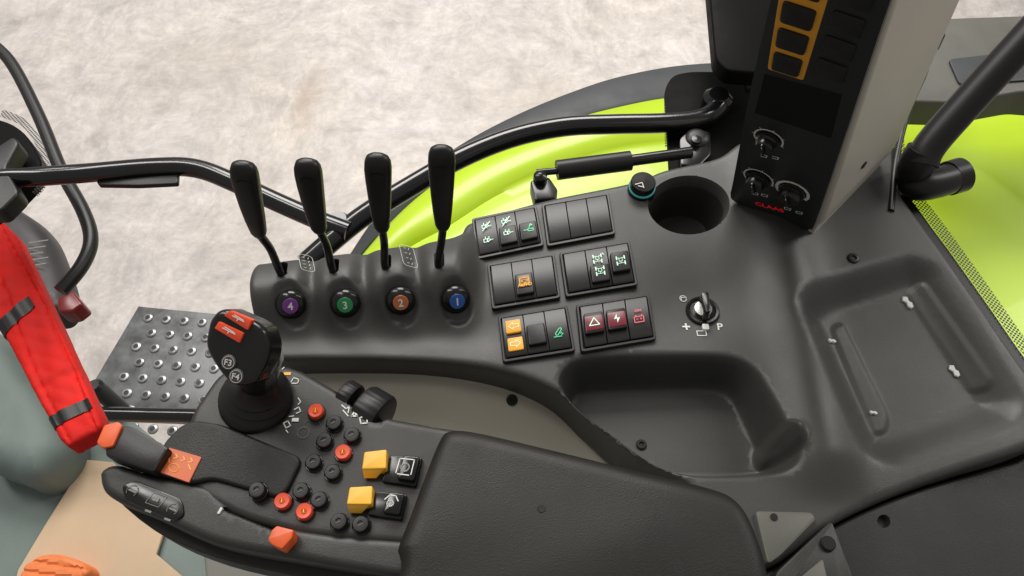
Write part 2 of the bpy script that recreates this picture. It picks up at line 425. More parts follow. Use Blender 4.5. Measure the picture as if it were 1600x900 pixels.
outl=crom(poly([(402,510),(396,450,.012),(399,416,.018),(418,404,.022),(560,384,.022),(705,361,.02),(738,338,.008),(850,311),(985,283),(1040,263),(1120,245),(1160,225),(1260,200),(1385,215),(1404,290),(1440,345),(1480,400),(1540,485),(1600,572),(1665,660),(1610,698),(1500,735),(1400,772),(1300,820),(1205,885),(1150,870),(1105,800),(1060,745),(985,705),(925,655),(860,607),(770,577),(650,562),(500,560),(430,560),(408,540)]),6)
CS=Surf(outl,con_base,feats,er=.007)
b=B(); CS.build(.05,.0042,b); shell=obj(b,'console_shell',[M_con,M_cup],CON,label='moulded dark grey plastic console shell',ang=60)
b=B(); b.slab([S(u,v,-.085) for u,v in rpoly([(520,470),(1380,330),(1480,640),(1100,740)],30)],.5,bev=0,n=(0,0,1)); obj(b,'console_base',[M_dark],CON)
lin=crom(poly([(410,572),(500,566),(650,570),(770,585),(860,616),(930,668),(990,716),(1062,752),(1040,800),(700,800),(420,700)],-.03),6)
LS=Surf(lin,lambda P:np.full(len(P),-.03)-.04*sst((S(700,560,-.03).y-P[:,1])/.10),er=.004)
b=B(); LS.build(.03,.006,b); obj(b,'liner_panel',[M_beige],CON,label='light grey beige inner liner panel below the console edge')
def screw(sf,u,v,r=.006,par=CON,mm=None):
    p=sf.pl(u,v); b=B(); b.lathe(p.p,p.n,[(r,-.002),(r,.0012),(r*.8,.002),(r*.5,.002),(r*.4,.0005)],0,20); return obj(b,'screw',[mm or M_hole],par)
screw(LS,800,625,.0055); screw(CS,1333,404,.006,mm=M_blks); screw(CS,1002,695,.005)
for (u,v,a) in [(1417,474,60),(1490,581,60),(1299,534,20),(1364,646,20)]:
    p=CS.pl(u,v); m=fm(p,u,v,-a); b=B(); k=1 if u>1400 else .6
    b.slab([m(x*k,y*k,.0025) for x,y in [(-11,-2),(-5,-6),(0,-2),(7,-3),(11,1),(9,5),(2,6),(-2,3),(-9,4)]],.003,0,.0005,1,n=m.n)
    obj(b,'mounting_clip',[M_wht],CON)
GT=[(380,262),(480,258),(590,250),(690,238)]; GB=[(405,364),(499,358),(597,356),(692,353)]
for i in range(4):
    base=lvx[i]; yb=base.y
    def hz(u,v,y):
        r=ray(u,v); return CAM+r*(y/r.y)
    gb=hz(*GB[i],yb+.002); gt=hz(*GT[i],yb+.006)
    mid=base.lerp(gb,.55)+Vector((.0,.004,0))
    lv=B(); lv.tube([base-Vector((0,0,.02)),base+Vector((0,0,.008)),mid,gb,gb.lerp(gt,.3)],.0038,0,12,5); L0=obj(lv,'control_lever',[M_blk],CON)
    ax=(gt-gb).normalized(); ey=(Vector((0,-1,0))+ax*ax.y).normalized(); ex=ey.cross(ax).normalized()
    Lg=(gt-gb).length; secs=[]
    for t,wx,wy,pw in [(-.05,.0042,.004,2),(-.02,.0056,.0050,2.2),(.04,.0070,.0060,2.5),(.25,.0084,.0066,2.9),(.5,.0096,.0070,3.1),(.75,.0106,.0076,3.2),(.90,.0110,.0074,3.2),(.98,.0105,.0066,3),(1.03,.0090,.0054,2.7),(1.06,.0064,.0036,2.3),(1.07,.003,.0018,2)]:
        secs.append((gb+ax*(Lg*t)+ey*(.002*math.sin(t*3)),ex,ey,wx,wy,pw))
    gbld=B(); gbld.loft(secs,0,32)
    gc=gb+ax*(Lg*.9)+ey*.0092; mF=FM(gc,ex*.001,ax*.001); gbld.line(mF,[(-6,-1),(0,1.5),(6,-1)],.0008,0,.0002)
    obj(gbld,'grip',[M_blks],L0,ang=70)
    u,v=btn[i]; p=CS.pl(u,v,.02); p=PL(p.p,p.n+Vector((0,-.25,0))); m=fm(p,u,v,6)
    b=B(); r=.0142
    b.lathe(p.p,p.n,[(r*.95,-.008),(r,.0),(r*.98,.0035),(r*.8,.0065),(r*.55,.0082),(r*.54,.0086)],0,36)
    b.lathe(p.p+p.n*.0086,p.n,[(r*.52,0),(r*.5,.0006),(.0001,.0007)],1,30)
    b.text(m,'4321'[i],17,0,0,2,.0097); obj(b,'selector_button',[M_blk,[M_purple,M_gdisc,M_odisc,M_bdisc][i],M_wht],CON,label=['black round button numbered 4 with purple disc','black round button numbered 3 with green disc','black round button numbered 2 with copper disc','black round button numbered 1 with blue disc'][i])
for (u,v,a) in [(479,411,-78),(638,400,-76)]:
    p=CS.pl(u,v,.006); p=PL(p.p+p.n*.0012,p.n); m=fm(p,u,v,a); b=B()
    w_,h_=(13,5.5) if u<500 else (17,7.5)
    b.line(m,rpoly([(-w_,-h_),(w_,-h_),(w_,h_),(-w_,h_)],5,4),.0005,0,closed=True)
    for k in range(4):
        x=-w_+5+k*(w_*2-10)/3; b.line(m,[(x,-3),(x,-1)],.0006); b.line(m,[(x-1.5,2.5),(x+1.5,1.5)],.0005)
    obj(b,'lever_label',[M_scale],CON)
# ---------- switch panels
M_IC={'w':2,'g':3,'a':4,'r':5}
def icon(b,m,kind,mt,h):
    L=lambda pts,w=.0006,c=False:b.line(m,pts,w,mt,h,c)
    if kind=='valve':
        L([(-.7,-.3),(-.15,-.3),(-.15,.3),(-.7,.3)],c=True);L([(-.05,-.35),(.45,0),(-.05,.35)],c=True);L([(.45,0),(.85,0)]);L([(-.4,.3),(-.4,.75)]);L([(.2,.3),(.2,.7)])
    if kind=='valvex': icon(b,m,'valve',mt,h);L([(-.7,-.8),(.7,.85)],.0008)
    if kind=='lever': L([(-.8,-.2),(-.1,-.2),(-.1,-.5),(.8,-.5),(.8,-.1),(-.1,-.1)]);L([(.1,.1),(.5,.7)]);b.fill(m,[(.2,.5),(.8,.5),(.5,.95)],mt,h)
    if kind=='axle':
        L([(-.62,-.75),(-.62,-.15)],.0012);L([(.62,-.75),(.62,-.15)],.0012);L([(-.62,-.45),(.62,-.45)],.0005);L([(-.25,-.1),(.25,-.1),(.25,.45),(-.25,.45)],.0005,True);L([(-.62,.25),(-.62,.8)],.0012);L([(.62,.25),(.62,.8)],.0012);L([(0,-.45),(0,-.1)],.0005);L([(-.62,.52),(-.25,.52)],.0005);L([(.25,.52),(.62,.52)],.0005)
    if kind=='axle4': icon(b,m,'axle',mt,h);L([(.85,.95),(1.05,.65)],.0008)
    if kind=='tri': L([(-.75,-.55),(.75,-.55),(0,.75)],.0009,True)
    if kind=='bolt': b.fill(m,[(-.0,.8),(-.45,-.1),(0,-.05)],mt,h);b.fill(m,[(0,-.8),(.45,.1),(-.0,.05)],mt,h)
    if kind=='batt': L([(-.7,-.6),(.7,-.6),(.7,.4),(-.7,.4)],.0008,True);L([(-.45,.4),(-.45,.65)],.001);L([(.45,.4),(.45,.65)],.001);L([(-.45,-.05),(-.15,-.05)]);L([(.15,-.05),(.45,-.05)]);L([(.3,-.2),(.3,.1)])
    if kind=='sock':
        L([(-.35,-.55),(-.45,-.25),(.25,.65),(.55,.65),(.6,.4),(-.05,-.5),(-.35,-.55)],.0006);L([(-.75,-.8),(.5,-.8)],.0006);L([(.35,-.3),(.6,-.1)],.0006);L([(.5,-.55),(.75,-.35)],.0006)
    if kind=='frame':
        L([(-.75,-.65),(.75,-.65),(.75,.65),(-.75,.65)],.0008,True);b.ring(m,0,.05,.3,.0007,mt,h)
        L([(-.5,-.45),(.5,-.45)]); L([(-.5,.4),(-.5,-.1)]);L([(.5,.4),(.5,-.1)])
panels=[
 ([(737,341),(838,320),(850,383),(745,405)],[[('valvex','w',.45),('valve','w',-.35)],[('valvex','w',.5),('valve','w',-.3)],[('lever','g',-.3)]],[(0,0),(-.85,.1),(-.85,.1)]),
 ([(846,318),(951,300),(962,365),(855,385)],[[],[],[]],None),
 ([(761,412),(866,395),(876,465),(769,483)],[[],[('frame','a',-.25)],[]],[(0,0),(-.85,.2),(0,0)]),
 ([(874,394),(984,375),(997,445),(884,464)],[[],[('axle4','w',.4),('axle','w',-.35)],[('axle','w',0)]],[(0,0),(-.85,0),(-.5,.5)]),
 ([(778,494),(886,476),(899,548),(786,566)],[[('A','a',.45),('B','a',-.45)],[],[('sock','g',-.2)]],[(0,0),(-.7,.3),(0,0)]),
 ([(900,476),(1014,458),(1026,530),(908,550)],[[('tri','r',.0)],[('bolt','r',.0)],[('batt','r',-.1)]],[(-.5,.5),(-.5,.5),(0,0)]),
]
for q,icons,bumps in panels:
    cu=sum(a for a,_ in q)/4; cv=sum(a for _,a in q)/4
    p=CS.pl(cu,cv,.02); P0=PL(p.p+p.n*.0045,p.n); Q=qm(P0,q)
    b=B()
    O=rpoly([(-1,-1),(1,-1),(1,1),(-1,1)],.09,4); I=rpoly([(-.92,-.88),(.92,-.88),(.92,.88),(-.92,.88)],.05,4)
    N=len(O); V=[Q(x*1.0,y*1.0,-.010) for x,y in O]+[Q(x,y,-.0008) for x,y in O]+[Q(x*.985,y*.98,0) for x,y in O]+[Q(x*1.02,y*1.02,0) for x,y in I]+[Q(x,y,-.0008) for x,y in I]+[Q(x,y,-.004) for x,y in I]
    Fs=[(r_*N+k,r_*N+(k+1)%N,(r_+1)*N+(k+1)%N,(r_+1)*N+k) for r_ in range(5) for k in range(N)]+[tuple(5*N+k for k in range(N))]
    b.raw(V,Fs,0); fr=obj(b,'switch_panel',[M_sw],CON)
    for k in range(3):
        x0=-.90+k*.605; x1=x0+.59; C=Q.sub(x0,x1,-.85,.85); b=B()
        rows_=[(-1,-.003),(-1,.0012),(-.93,.002),(0,.0008),(.93,.002),(1,.0012),(1,-.003)]
        if bumps is None: rows_=[(-1,-.003),(-1,.0008),(-.94,.0014),(.94,.0014),(1,.0008),(1,-.003)]
        V=[];Fs=[];xs=[(-1,-.003),(-.97,0),(-.9,.0006),(.9,.0006),(.97,0),(1,-.003)]
        for yy,hh in rows_:
            for xx,dh in xs: V.append(C(xx,yy,min(hh,hh+dh) if hh>0 else hh))
        W=len(xs)
        for r_ in range(len(rows_)-1):
            for c_ in range(W-1): Fs.append((r_*W+c_,r_*W+c_+1,(r_+1)*W+c_+1,(r_+1)*W+c_))
        b.raw(V,Fs,0)
        ht=.0026
        if bumps and bumps[k]!=(0,0):
            y0,y1=bumps[k]; b.box(C,-.86,.86,y0,y1,.0062,.005,1,r=.12,bev=.0012,seg=3)
        for ic in icons[k]:
            kd,mc,yc=ic
            hh=ht
            if bumps and bumps[k]!=(0,0) and bumps[k][0]<yc<bumps[k][1]: hh=.0066
            sy=.28
            if kd in 'AB':
                b.box(C,-.72,.72,yc-.32,yc+.32,.0034,.003,4,r=.1,bev=.0005); D=C.sub(-.55,.55,yc-.24,yc+.24); b.line(D,{'A':[(-.85,0),(-.1,.75),(-.1,.35),(.85,.35),(.85,-.35),(-.1,-.35),(-.1,-.75)],'B':[(.85,0),(.1,.75),(.1,.35),(-.85,.35),(-.85,-.35),(.1,-.35),(.1,-.75)]}[kd],.0005,2,.0038,True); continue
            if mc=='r' and kd!='batt': b.box(C,-.8,.8,yc-.38,yc+.32,hh+.0002,.0004,6,r=.1,bev=.0001)
            if kd=='frame': b.box(C,-.62,.62,-.52,.08,hh+.0002,.0004,7,r=.1,bev=.0001); hh+=.0003
            D=C.sub(-.6,.6,yc-sy,yc+sy); icon(b,D,kd,M_IC[mc] if not(mc=='r' and kd!='batt') else 2,hh+.0004)
            if kd=='frame': b.text(C,'AUTO',.22,0,-.42,4,hh+.0005,sx=2.2)
            if kd=='batt': b.text(C,'ON',.18,0,.32,5,hh+.0002,sx=2.2)
        obj(b,'rocker_switch',[M_sw,M_blks,M_lit,M_grn,M_amb,M_pnk,M_mar,M_bro],fr)
p=CS.pl(1002,297,.01); b=B(); nn=(0,-.12,1)
b.lathe(p.p,nn,[(.0150,-.006),(.0150,.004),(.0146,.005)],0,36)
b.lathe(p.p+Vector((0,0,.005)),nn,[(.0144,0),(.0142,.0016),(.0135,.0016)],1,36)
b.lathe(p.p+Vector((0,0,.006)),nn,[(.0132,-.004),(.0132,.008),(.0122,.0095),(.0001,.0098)],0,36)
m=fm(PL(p.p+Vector((0,0,.0158)),nn),1000,290,20); b.line(m,[(-6,4),(5,3),(3,-6)],.0009,2,.0010); b.line(m,[(-3,0),(2,-4)],.0009,2,.0010)
obj(b,'round_push_switch',[M_blk,M_teal2,M_wht],CON,label='black round push switch with teal lit ring')
p=CS.pl(1097,487,.01); m=fm(p,1097,487,0); b=B(); R=.0165
b.lathe(p.p,p.n,[(R,-.004),(R,.0025),(R*.93,.0038),(R*.8,.0035),(R*.72,.002),(.0001,.002)],0,40)
ig=obj(b,'ignition_switch',[M_blk],CON,label='black ignition lock with key inserted')
b=B(); b.lathe(p.p+p.n*.002,p.n,[(.0085,0),(.0085,.004),(.0001,.0042)],1,28)
b.slab([m(x,y,.020) for x,y in rpoly([(-6,15),(6,17),(5,-6),(4,-20),(-3,-22),(-5,-5)],4,3)],.016,0,.0015,2,n=m.n)
b.box(m,-5,5,-36,-26,.004,.004,2,r=2,bev=.0005)
obj(b,'key',[M_blk,M_chr,M_wht],ig)
mm=lambda u,v:fm(CS.pl(u,v,.004),u,v,0)
for t,u,v,s_ in (('+',1072,511,24),('P',1125,511,18)):
    b=B(); b.text(mm(u,v),t,s_,0,0,0,.0008); obj(b,'ignition_marking',[M_wht],CON)
b=B(); k=mm(1067,467); b.ring(k,0,0,5,.0008,0,.0008); b.line(k,[(-3,-3),(-3,2),(3,2)],.0007,0,.0008); obj(b,'ignition_marking',[M_wht],CON)
b=B(); k=mm(1096,521); b.line(k,[(-7,-5),(7,-5),(7,4),(-7,4)],.0008,0,.0008,True); obj(b,'ignition_marking',[M_wht],CON)
# lower rear trim panel
RT=thing('rear_trim_panel',S(1450,820,-.04),'darker grained trim panel behind a curved seam','trim panel')
tr=crom(poly([(1196,902),(1212,886),(1300,824),(1402,776),(1505,739),(1612,705),(1700,690),(1760,1050),(1180,1050)],-.006),5)
hole=[XY(1380+11*math.cos(a),815-11*math.sin(a),-.01) for a in np.linspace(0,2*math.pi,16,endpoint=False)]
TS=Surf(tr,lambda P:np.full(len(P),-.008)-.03*sst((P[:,0]-S(1350,800).x)/.22),[(hole,-.006,.002)],er=.004)
b=B(); TS.build(.05,.006,b); obj(b,'panel',[M_dark],RT)
b=B(); b.slab([S(u,v,-.05) for u,v in [(1120,775),(1300,770),(1500,715),(1640,690),(1700,1050),(1100,1050)]],.03,0,0,n=(0,0,1)); obj(b,'backing',[M_hole],RT)
LB=thing('latch_bracket',S(1230,840,-.03),'grey latch bracket beside the black armrest pad','bracket')
b=B(); b.slab([S(u,v,.0045) for u,v in rpoly([(1180,798),(1268,800),(1276,812),(1220,868),(1200,882)],8)],.03,0,.0015,2)
b.lathe(S(1209,808,.0045),(0,0,1),[(.003,0),(.003,.001),(.0001,.001)],1,14); obj(b,'plate',[M_grey,M_blks],LB)
b=B(); b.slab([S(u,v,.007) for u,v in rpoly([(1212,895),(1300,812),(1335,905),(1320,960),(1200,960)],10)],.03,0,.002,2); obj(b,'housing',[M_arm],LB)
b=B(); b.slab([S(u,v,.010) for u,v in rpoly([(1236,915),(1286,872),(1306,960),(1240,960)],6)],.004,0,.001,2); obj(b,'flap',[M_grey],LB)
b=B(); b.lathe(S(1293,850,.007),(0,0,1),[(.006,-.002),(.006,.002),(.005,.003),(.0001,.003)],0,20); obj(b,'knob',[M_hole],LB)
# =================== ARMREST UNIT
ARM=thing('armrest_control_unit',S(560,760,0),'dark armrest control unit with joystick, round buttons and yellow toggles','armrest')
za=.06
A_out=rpoly(poly([(292,664),(300,640),(346,574),(440,568),(468,576),(598,650),(700,668),(760,675),(760,870),(640,852),(560,846),(470,836),(380,812),(300,770)],za),.014)
bowl=[XY(402+58*math.cos(a),628-47*math.sin(a),za) for a in np.linspace(0,2*math.pi,32,endpoint=False)]
wh=rpoly(poly([(518,610),(540,598),(606,634),(602,660),(580,662)],za),.006)
AS=Surf(A_out,lambda P:np.full(len(P),za),[(bowl,-.004,.006),(wh,-.010,.003,1)],er=.006)
b=B(); AS.build(.06,.005,b); abody=obj(b,'control_panel_body',[M_arm,M_hole],ARM,label='dark grey brown control panel body',ang=60)
b=B(); b.slab([S(u,v,-.0) for u,v in rpoly([(520,760),(700,760),(700,840),(520,840)],20)],.55,0,.0,n=(0,0,1)); obj(b,'support_post',[M_dark],ARM)
pr=rpoly(poly([(236,738),(256,690),(282,664),(302,656),(345,662),(466,712),(470,722),(448,768),(434,778),(330,748),(300,756)],.064),.007)
PS=Surf(pr,lambda P:np.full(len(P),.0645),er=.0025)
b=B(); PS.build(.012,.005,b); obj(b,'palm_rest',[M_pad],ARM,label='flat black palm rest plate',ang=70)
fs=crom(poly([(156,748),(160,734),(185,726),(240,742),(322,758),(350,782),(400,808),(480,828),(560,838),(650,845),(760,860),(760,925),(640,905),(480,878),(340,850),(240,806),(170,775)],.058),6)
fslot=rpoly(poly([(342,796),(352,792),(450,828),(440,836)],.058),.003)
FS=Surf(fs,lambda P:np.full(len(P),.0605),[(fslot,-.006,.002,1)],er=.006)
b=B(); FS.build(.015,.005,b); obj(b,'side_rail_cover',[M_arm,M_hole],ARM,label='long dark side cover with a slider slot',ang=70)
b=B(); b.slab([S(u,v,.035) for u,v in crom([(170,765),(240,795),(340,838),(480,862),(700,890),(900,905),(900,960),(640,948),(480,905),(340,872),(240,828)],4)],.03,0,.006,3,n=(0,0,1)); obj(b,'lower_cover',[M_dark],ARM)
b=B(); b.slab([S(u,v,.074) for u,v in rpoly([(186,663),(206,666),(264,700),(240,738),(164,712),(164,694)],5)],.018,0,.002,2,n=(0,0,1)); obj(b,'finger_rest',[M_blks],ARM)
b=B(); b.slab([S(u,v,.0765) for u,v in rpoly([(150,692),(162,664),(184,658),(191,665),(176,697),(160,700)],4)],.018,0,.0012,2,n=(0,0,1)); obj(b,'orange_tip',[M_org],ARM,label='orange end cap of the finger rest')
b=B(); Q=qm(PZ(.0656),[(264,699),(315,714),(295,754),(247,737)])
b.box(Q,-1,1,-1,1,0,.002,0,r=.08,bev=.0003,seg=1)
for (x,y) in[(-.35,.45),(.1,.45),(.55,.5)]: b.line(Q,[(x-.12,y-.15),(x+.1,y),(x-.1,y+.2)],.0007,1,.0003)
b.ring(Q,-.2,-.35,.3,.0007,1,.0003); b.line(Q,[(.5,.2),(.75,-.1)],.0007,1); b.line(Q,[(-.75,.3),(-.6,-.1)],.0007,1)
obj(b,'orange_button',[M_opl,M_amb],ARM,label='flat orange square button with pale symbols')
b=B(); P0=PZ(.0625); b.slab([P0.pt(u,v) for u,v in rpoly([(188,758),(212,750),(284,780),(288,806),(270,814),(196,782)],10)],.004,0,.0012,2,n=(0,0,1))
for u,v in [(207,767),(242,782),(270,796)]:
    m=fm(P0,u,v,-20,.0004)
    if u==242: b.line(m,[(-11,-7),(11,-7),(14,10),(-8,10)],.0004,1,closed=True); b.fill(m,[(-4,-1),(6,-1),(6,5),(-4,5)],1)
    else: b.ring(m,0,0,8,.0005,1,a0=-40,a1=220); b.fill(m,[(-6,-1),(7,-2),(7,1),(-6,1)],1)
for u,v in [(232,799),(262,812)]: m=fm(P0,u,v,-20,.0004); b.fill(m,[(-5,-1.5),(5,-1.5),(5,1.5),(-5,1.5)],1)
obj(b,'indicator_strip',[M_blk,M_dial],ARM,label='glossy black strip with grey symbols')
b=B(); Ps=PZ(.074); b.slab([Ps.pt(u,v) for u,v in rpoly([(424,828),(432,821),(459,828),(456,841),(440,858),(424,851),(418,843)],3)],.018,0,.0018,2,n=(0,0,1)); obj(b,'slider_knob',[M_org],ARM,label='orange slider knob in the long slot')
b=B(); m=fm(PZ(.0610),346,799,-24); b.box(m,-4,0,-5,5,.0010,.002,0,r=1.5,bev=.0003); obj(b,'slot_marking',[M_wht],ARM)
# joystick
jb=S(402,626,za-.003); b=B()
prof=[(r*.86,z) for r,z in [(.035,-.002),(.035,.003),(.031,.006),(.033,.009),(.029,.013),(.030,.016),(.025,.021),(.026,.024),(.021,.030),(.018,.040)]]
Htop=P3(S(322,530,.152),S(425,535,.154),S(365,600,.137)); hn=Htop.n
neck=Htop.pt(380,560)-hn*.024
ja=(neck-jb).normalized()
b.lathe(jb,ja,prof,0,36); JO=obj(b,'joystick',[M_blks],ARM,label='black multifunction joystick with orange buttons',ang=50)
hp=rpoly([(318,534),(325,500),(338,485),(352,482),(398,502),(414,514),(421,540),(417,566),(403,596),(384,604),(358,602),(338,578),(322,552)],9,4)
b=B(); b.slab([Htop.pt(u,v) for u,v in hp],.024,0,.0055,5,n=hn)
b.tube([jb+ja*.015,jb+ja*.04,neck],[.014,.016,.019],0,24,4)
HD=obj(b,'handle',[M_blk],JO,ang=60)
for q in [[(352,493),(361,485),(396,500),(389,516)],[(337,513),(344,502),(383,520),(376,536)]]:
    Q=qm(Htop,q); b=B(); b.box(Q,-1,1,-1,1,.0024,.006,0,r=.18,bev=.0008,seg=2); b.line(Q,[(-.4,0),(.1,0)],.0007,1,.0028); b.line(Q,[(.1,-.5),(.1,.5)],.0007,1,.0028);b.line(Q,[(.3,-.4),(.5,.4)],.0007,1,.0028); obj(b,'thumb_button',[M_red,M_wht],HD)
for (u,v,t) in [(358,566,'F3'),(370,588,'F4')]:
    m=fm(Htop,u,v,-12,.0002); b=B(); b.lathe(m.o,m.n,[(.0056,-.006),(.0055,.0008),(.0050,.0012),(.0001,.0012)],0,26); b.text(m,t,13,0,0,1,.0016)
    b.ring(m,0,0,9.3,.0004,1,.0014); obj(b,'function_button',[M_key,M_scale],HD)
def pushb(u,v,red,pl):
    m=fm(pl,u,v,0); b=B(); r=.0072
    b.lathe(m.o,m.n,[(r,-.003),(r,.0004),(r*.93,.0008)],0,26)
    if red:
        b.lathe(m.o,m.n,[(r*.86,.0),(r*.86,.004),(r*.76,.005),(r*.5,.0048),(.0001,.0046)],1,26); b.ring(m,0,0,3.6,.0008,2,.0056); b.line(m,[(0,-2.5),(0,2.5)],.0008,2,.0056)
    else:
        b.lathe(m.o,m.n,[(r*.88,.0),(r*.88,.0038),(r*.76,.005),(r*.5,.0052),(.0001,.005)],1,26); b.ring(m,0,0,4.2,.0005,2,.0057,a0=20,a1=200); b.line(m,[(-3,-3),(3,0)],.0005,2,.0057)
    obj(b,'push_button',[M_blk,M_red if red else M_blks,M_amb if red else M_dial],ARM,label='orange red round push button' if red else 'black round push button')
for u,v in [(495,645),(537,709),(443,785),(477,801)]: pushb(u,v,True,PZ(za+.001))
for u,v in [(523,663),(551,682),(508,691),(491,724),(521,740),(404,768),(472,769),(500,783),(531,817),(565,821)]: pushb(u,v,False,PZ(za+(.005 if u==404 else .001)))
for yq,bq,k in [([(569,706),(604,702),(603,741),(564,741)],[(610,711),(660,715),(650,760),(596,752)],0),([(546,761),(582,759),(580,797),(540,796)],[(588,767),(636,773),(628,812),(574,804)],1)]:
    b=B(); Q=qm(PZ(za+.004),bq); b.box(Q,-1,1,-1,1,0,.006,0,r=.1,bev=.002,seg=3); b.box(Q,-.1,.92,-.8,.9,.006,.006,0,r=.15,bev=.003,seg=3)
    D=Q.sub(-.35,.75,-.55,.75)
    if k==0: b.line(D,[(-.8,-.8),(-.8,.8),(.8,.8),(.8,-.8)],.0008,1,.0064); b.ring(D,0,-.1,.42,.0009,1,.0064); b.line(D,[(-.6,-.9),(.6,-.9)],.0008,1,.0064)
    else: b.ring(D,0,-.2,.35,.0010,1,.0064,n=10); b.line(D,[(-.7,.2),(-.3,.8),(.4,.8),(.8,.2)],.0008,1,.0064)
    tg=obj(b,'toggle_switch',[M_blk,M_wht],ARM,label='black rocker paddle with yellow locking tab')
    b=B(); Q=qm(PZ(za+.012),yq); b.box(Q,-1,1,-.55,1,0,.012,0,r=.15,bev=.002,seg=3)
    V=[Q(-1,-.5,-.0005),Q(1,-.5,-.0005),Q(.1,-1.1,-.008),Q(-.9,-1.1,-.008)]; b.slab(V,.006,0,.001,2)
    obj(b,'locking_tab',[M_yel],tg)
axd=(S(604,650,.05)-S(530,606,.05)).normalized()
ex=axd.cross(Vector((0,0,1))).normalized(); ez=Vector((0,0,1))
def wheel(b,c,R,w,mt,ribs,dep):
    V=[];Fs=[]; seg=ribs*4 if ribs else 40; rw=[(-w,.82),(-w*.9,.95),(-w*.7,1),(w*.7,1),(w*.9,.95),(w,.82)]
    for x,k in rw:
        for j in range(seg):
            a=2*math.pi*j/seg; rr=R*k*(1-(dep if ribs and j%4<1 else 0)); V.append(c+axd*x+ex*(rr*math.cos(a))+ez*(rr*math.sin(a)))
    for i in range(5):
        for j in range(seg): j2=(j+1)%seg; Fs.append((i*seg+j,i*seg+j2,(i+1)*seg+j2,(i+1)*seg+j))
    Fs.append(tuple(range(seg))); Fs.append(tuple(range(5*seg,6*seg))); b.raw(V,Fs,mt)
b=B(); wheel(b,S(576,634,.060)-Vector((0,0,.018)),.0215,.0115,0,22,.018); obj(b,'thumb_wheel',[M_blks],ARM,label='large black thumb wheel sunk into panel')
b=B(); wheel(b,S(541,613,.060)-Vector((0,0,.012)),.0145,.0065,0,22,.02); obj(b,'thumb_wheel',[M_blks],ARM,label='small black thumb wheel')
PMp=PM(PZ(za+.0004))
def dec(name,lst):
    b=B()
    for pts,w,mt in lst: b.line(PMp,pts,w,mt,.0003)
    obj(b,name,[M_wht,M_amb,M_dial],ARM)
dec('panel_printing',[([(424,583),(434,578),(438,585)],.0009,0),([(428,586),(436,583)],.0009,0),([(445,584),(453,584)],.0026,1),([(455,597),(459,590),(467,593),(465,599),(456,599)],.0008,0),([(441,577),(444,574)],.0008,0)])
dec('panel_printing',[([(466,622),(470,628),(466,632)],.0008,0),([(460,640),(467,636),(470,643),(463,646)],.0008,0),([(452,651),(459,650)],.0008,0),([(458,656),(465,656)],.0030,0),([(443,661),(450,658),(454,665),(447,669),(443,661)],.0008,0),([(447,672),(450,676)],.0008,0)])
dec('panel_printing',[([(534,633),(541,639),(546,635),(544,645)],.0009,0),([(536,641),(544,650)],.0009,0)])
dec('panel_printing',[([(550,650),(554,643),(558,650),(550,650)],.0014,0),([(562,653),(573,649),(574,661),(564,662),(562,653)],.0010,0)])
b=B(); b.ring(fm(PZ(za+.0004),474,676,0),0,0,9,.0005,0); b.ring(fm(PZ(za+.0004),487,668,0),0,0,14,.0004,0,a0=20,a1=150); obj(b,'panel_printing',[M_dial],ARM)
zp=.088
pad=crom(poly([(622,862),(640,812),(664,745),(686,690),(702,674),(745,676),(860,703),(1000,738),(1110,765),(1148,784),(1172,820),(1192,880),(1205,960),(1205,1040),(640,1040),(628,885)],zp-.01),6)
padc=XY(900,860,zp)
def padz(P): return zp+.004*np.exp(-((P[:,1]-padc[1])/.05)**2)+.0004*np.sin(P[:,0]*40+3*np.sin(P[:,1]*30))
PDS=Surf(pad,padz,er=.013)
b=B(); PDS.build(.045,.007,b); obj(b,'armrest_pad',[M_pad],ARM,label='long padded black vinyl armrest pad',ang=70)
p=PDS.pl(846,795); b=B(); b.lathe(p.p,p.n,[(.003,.0002),(.0026,.0005),(.0001,.0003)],0,14); obj(b,'pad_dimple',[M_hole],ARM)
# =================== CONTROL TERMINAL
TRM=thing('control_terminal',S(1250,300,0),'tall light grey terminal with black button face on the console','control panel')
TP=P3(S(1147,303,.016),S(1268,358,.014),S(1214,0,.300))
D=S(1388,238,.02)-S(1278,352,.02)
fq=[(1147,306),(1150,288),(1212,-10),(1236,-120),(1446,-120),(1402,-10),(1287,342),(1280,356),(1266,364),(1158,318)]
b=B(); b.slab([TP.pt(u,v,-.004) for u,v in fq],D,0,.004,3,n=TP.n); 
low=[TP.pt(u,v,-.008) for u,v in [(1158,300),(1280,350)]]
b.slab([low[0],low[1],low[1]+D*.95,low[0]+D*.95],.05,0,0,n=(0,0,1))
hs=obj(b,'housing',[M_pilg],TRM,label='light grey terminal housing')
b=B(); b.slab([TP.pt(u,v,.002) for u,v in crom([(1143,300),(1147,280),(1178,120),(1208,-10),(1231,-120),(1330,-120),(1440,-120),(1396,-10),(1332,180),(1276,342),(1268,355),(1252,355),(1200,337),(1150,313)],4)],.008,0,.002,3,n=TP.n); face=obj(b,'face_plate',[M_face],TRM,label='dark charcoal face plate')
b=B(); b.slab([TP.pt(u,v,.0024) for u,v in [(1196,112),(1318,144),(1300,213),(1180,173)]],.001,0,.0003,1,n=TP.n); obj(b,'screen',[M_scr],TRM)
b=B(); Q=qm(TP,[(1228,-60),(1305,-35),(1257,122),(1201,104)],.0024); b.box(Q,-1,1,-1,1,0,.001,0,r=.08,bev=.0003,seg=1); obj(b,'amber_button_surround',[mat('amber_bezel',(.80,.36,.03),.45)],TRM)
for k in range(4):
    y1=.96-k*.5; C=Q.sub(-.78,.72,y1-.40,y1-.02) if k else Q.sub(-.78,.72,.6,.95)
    b=B(); b.box(C,-1,1,-1,1,.0022,.003,0,r=.3,bev=.001,seg=2); obj(b,'terminal_button',[M_sw],TRM)
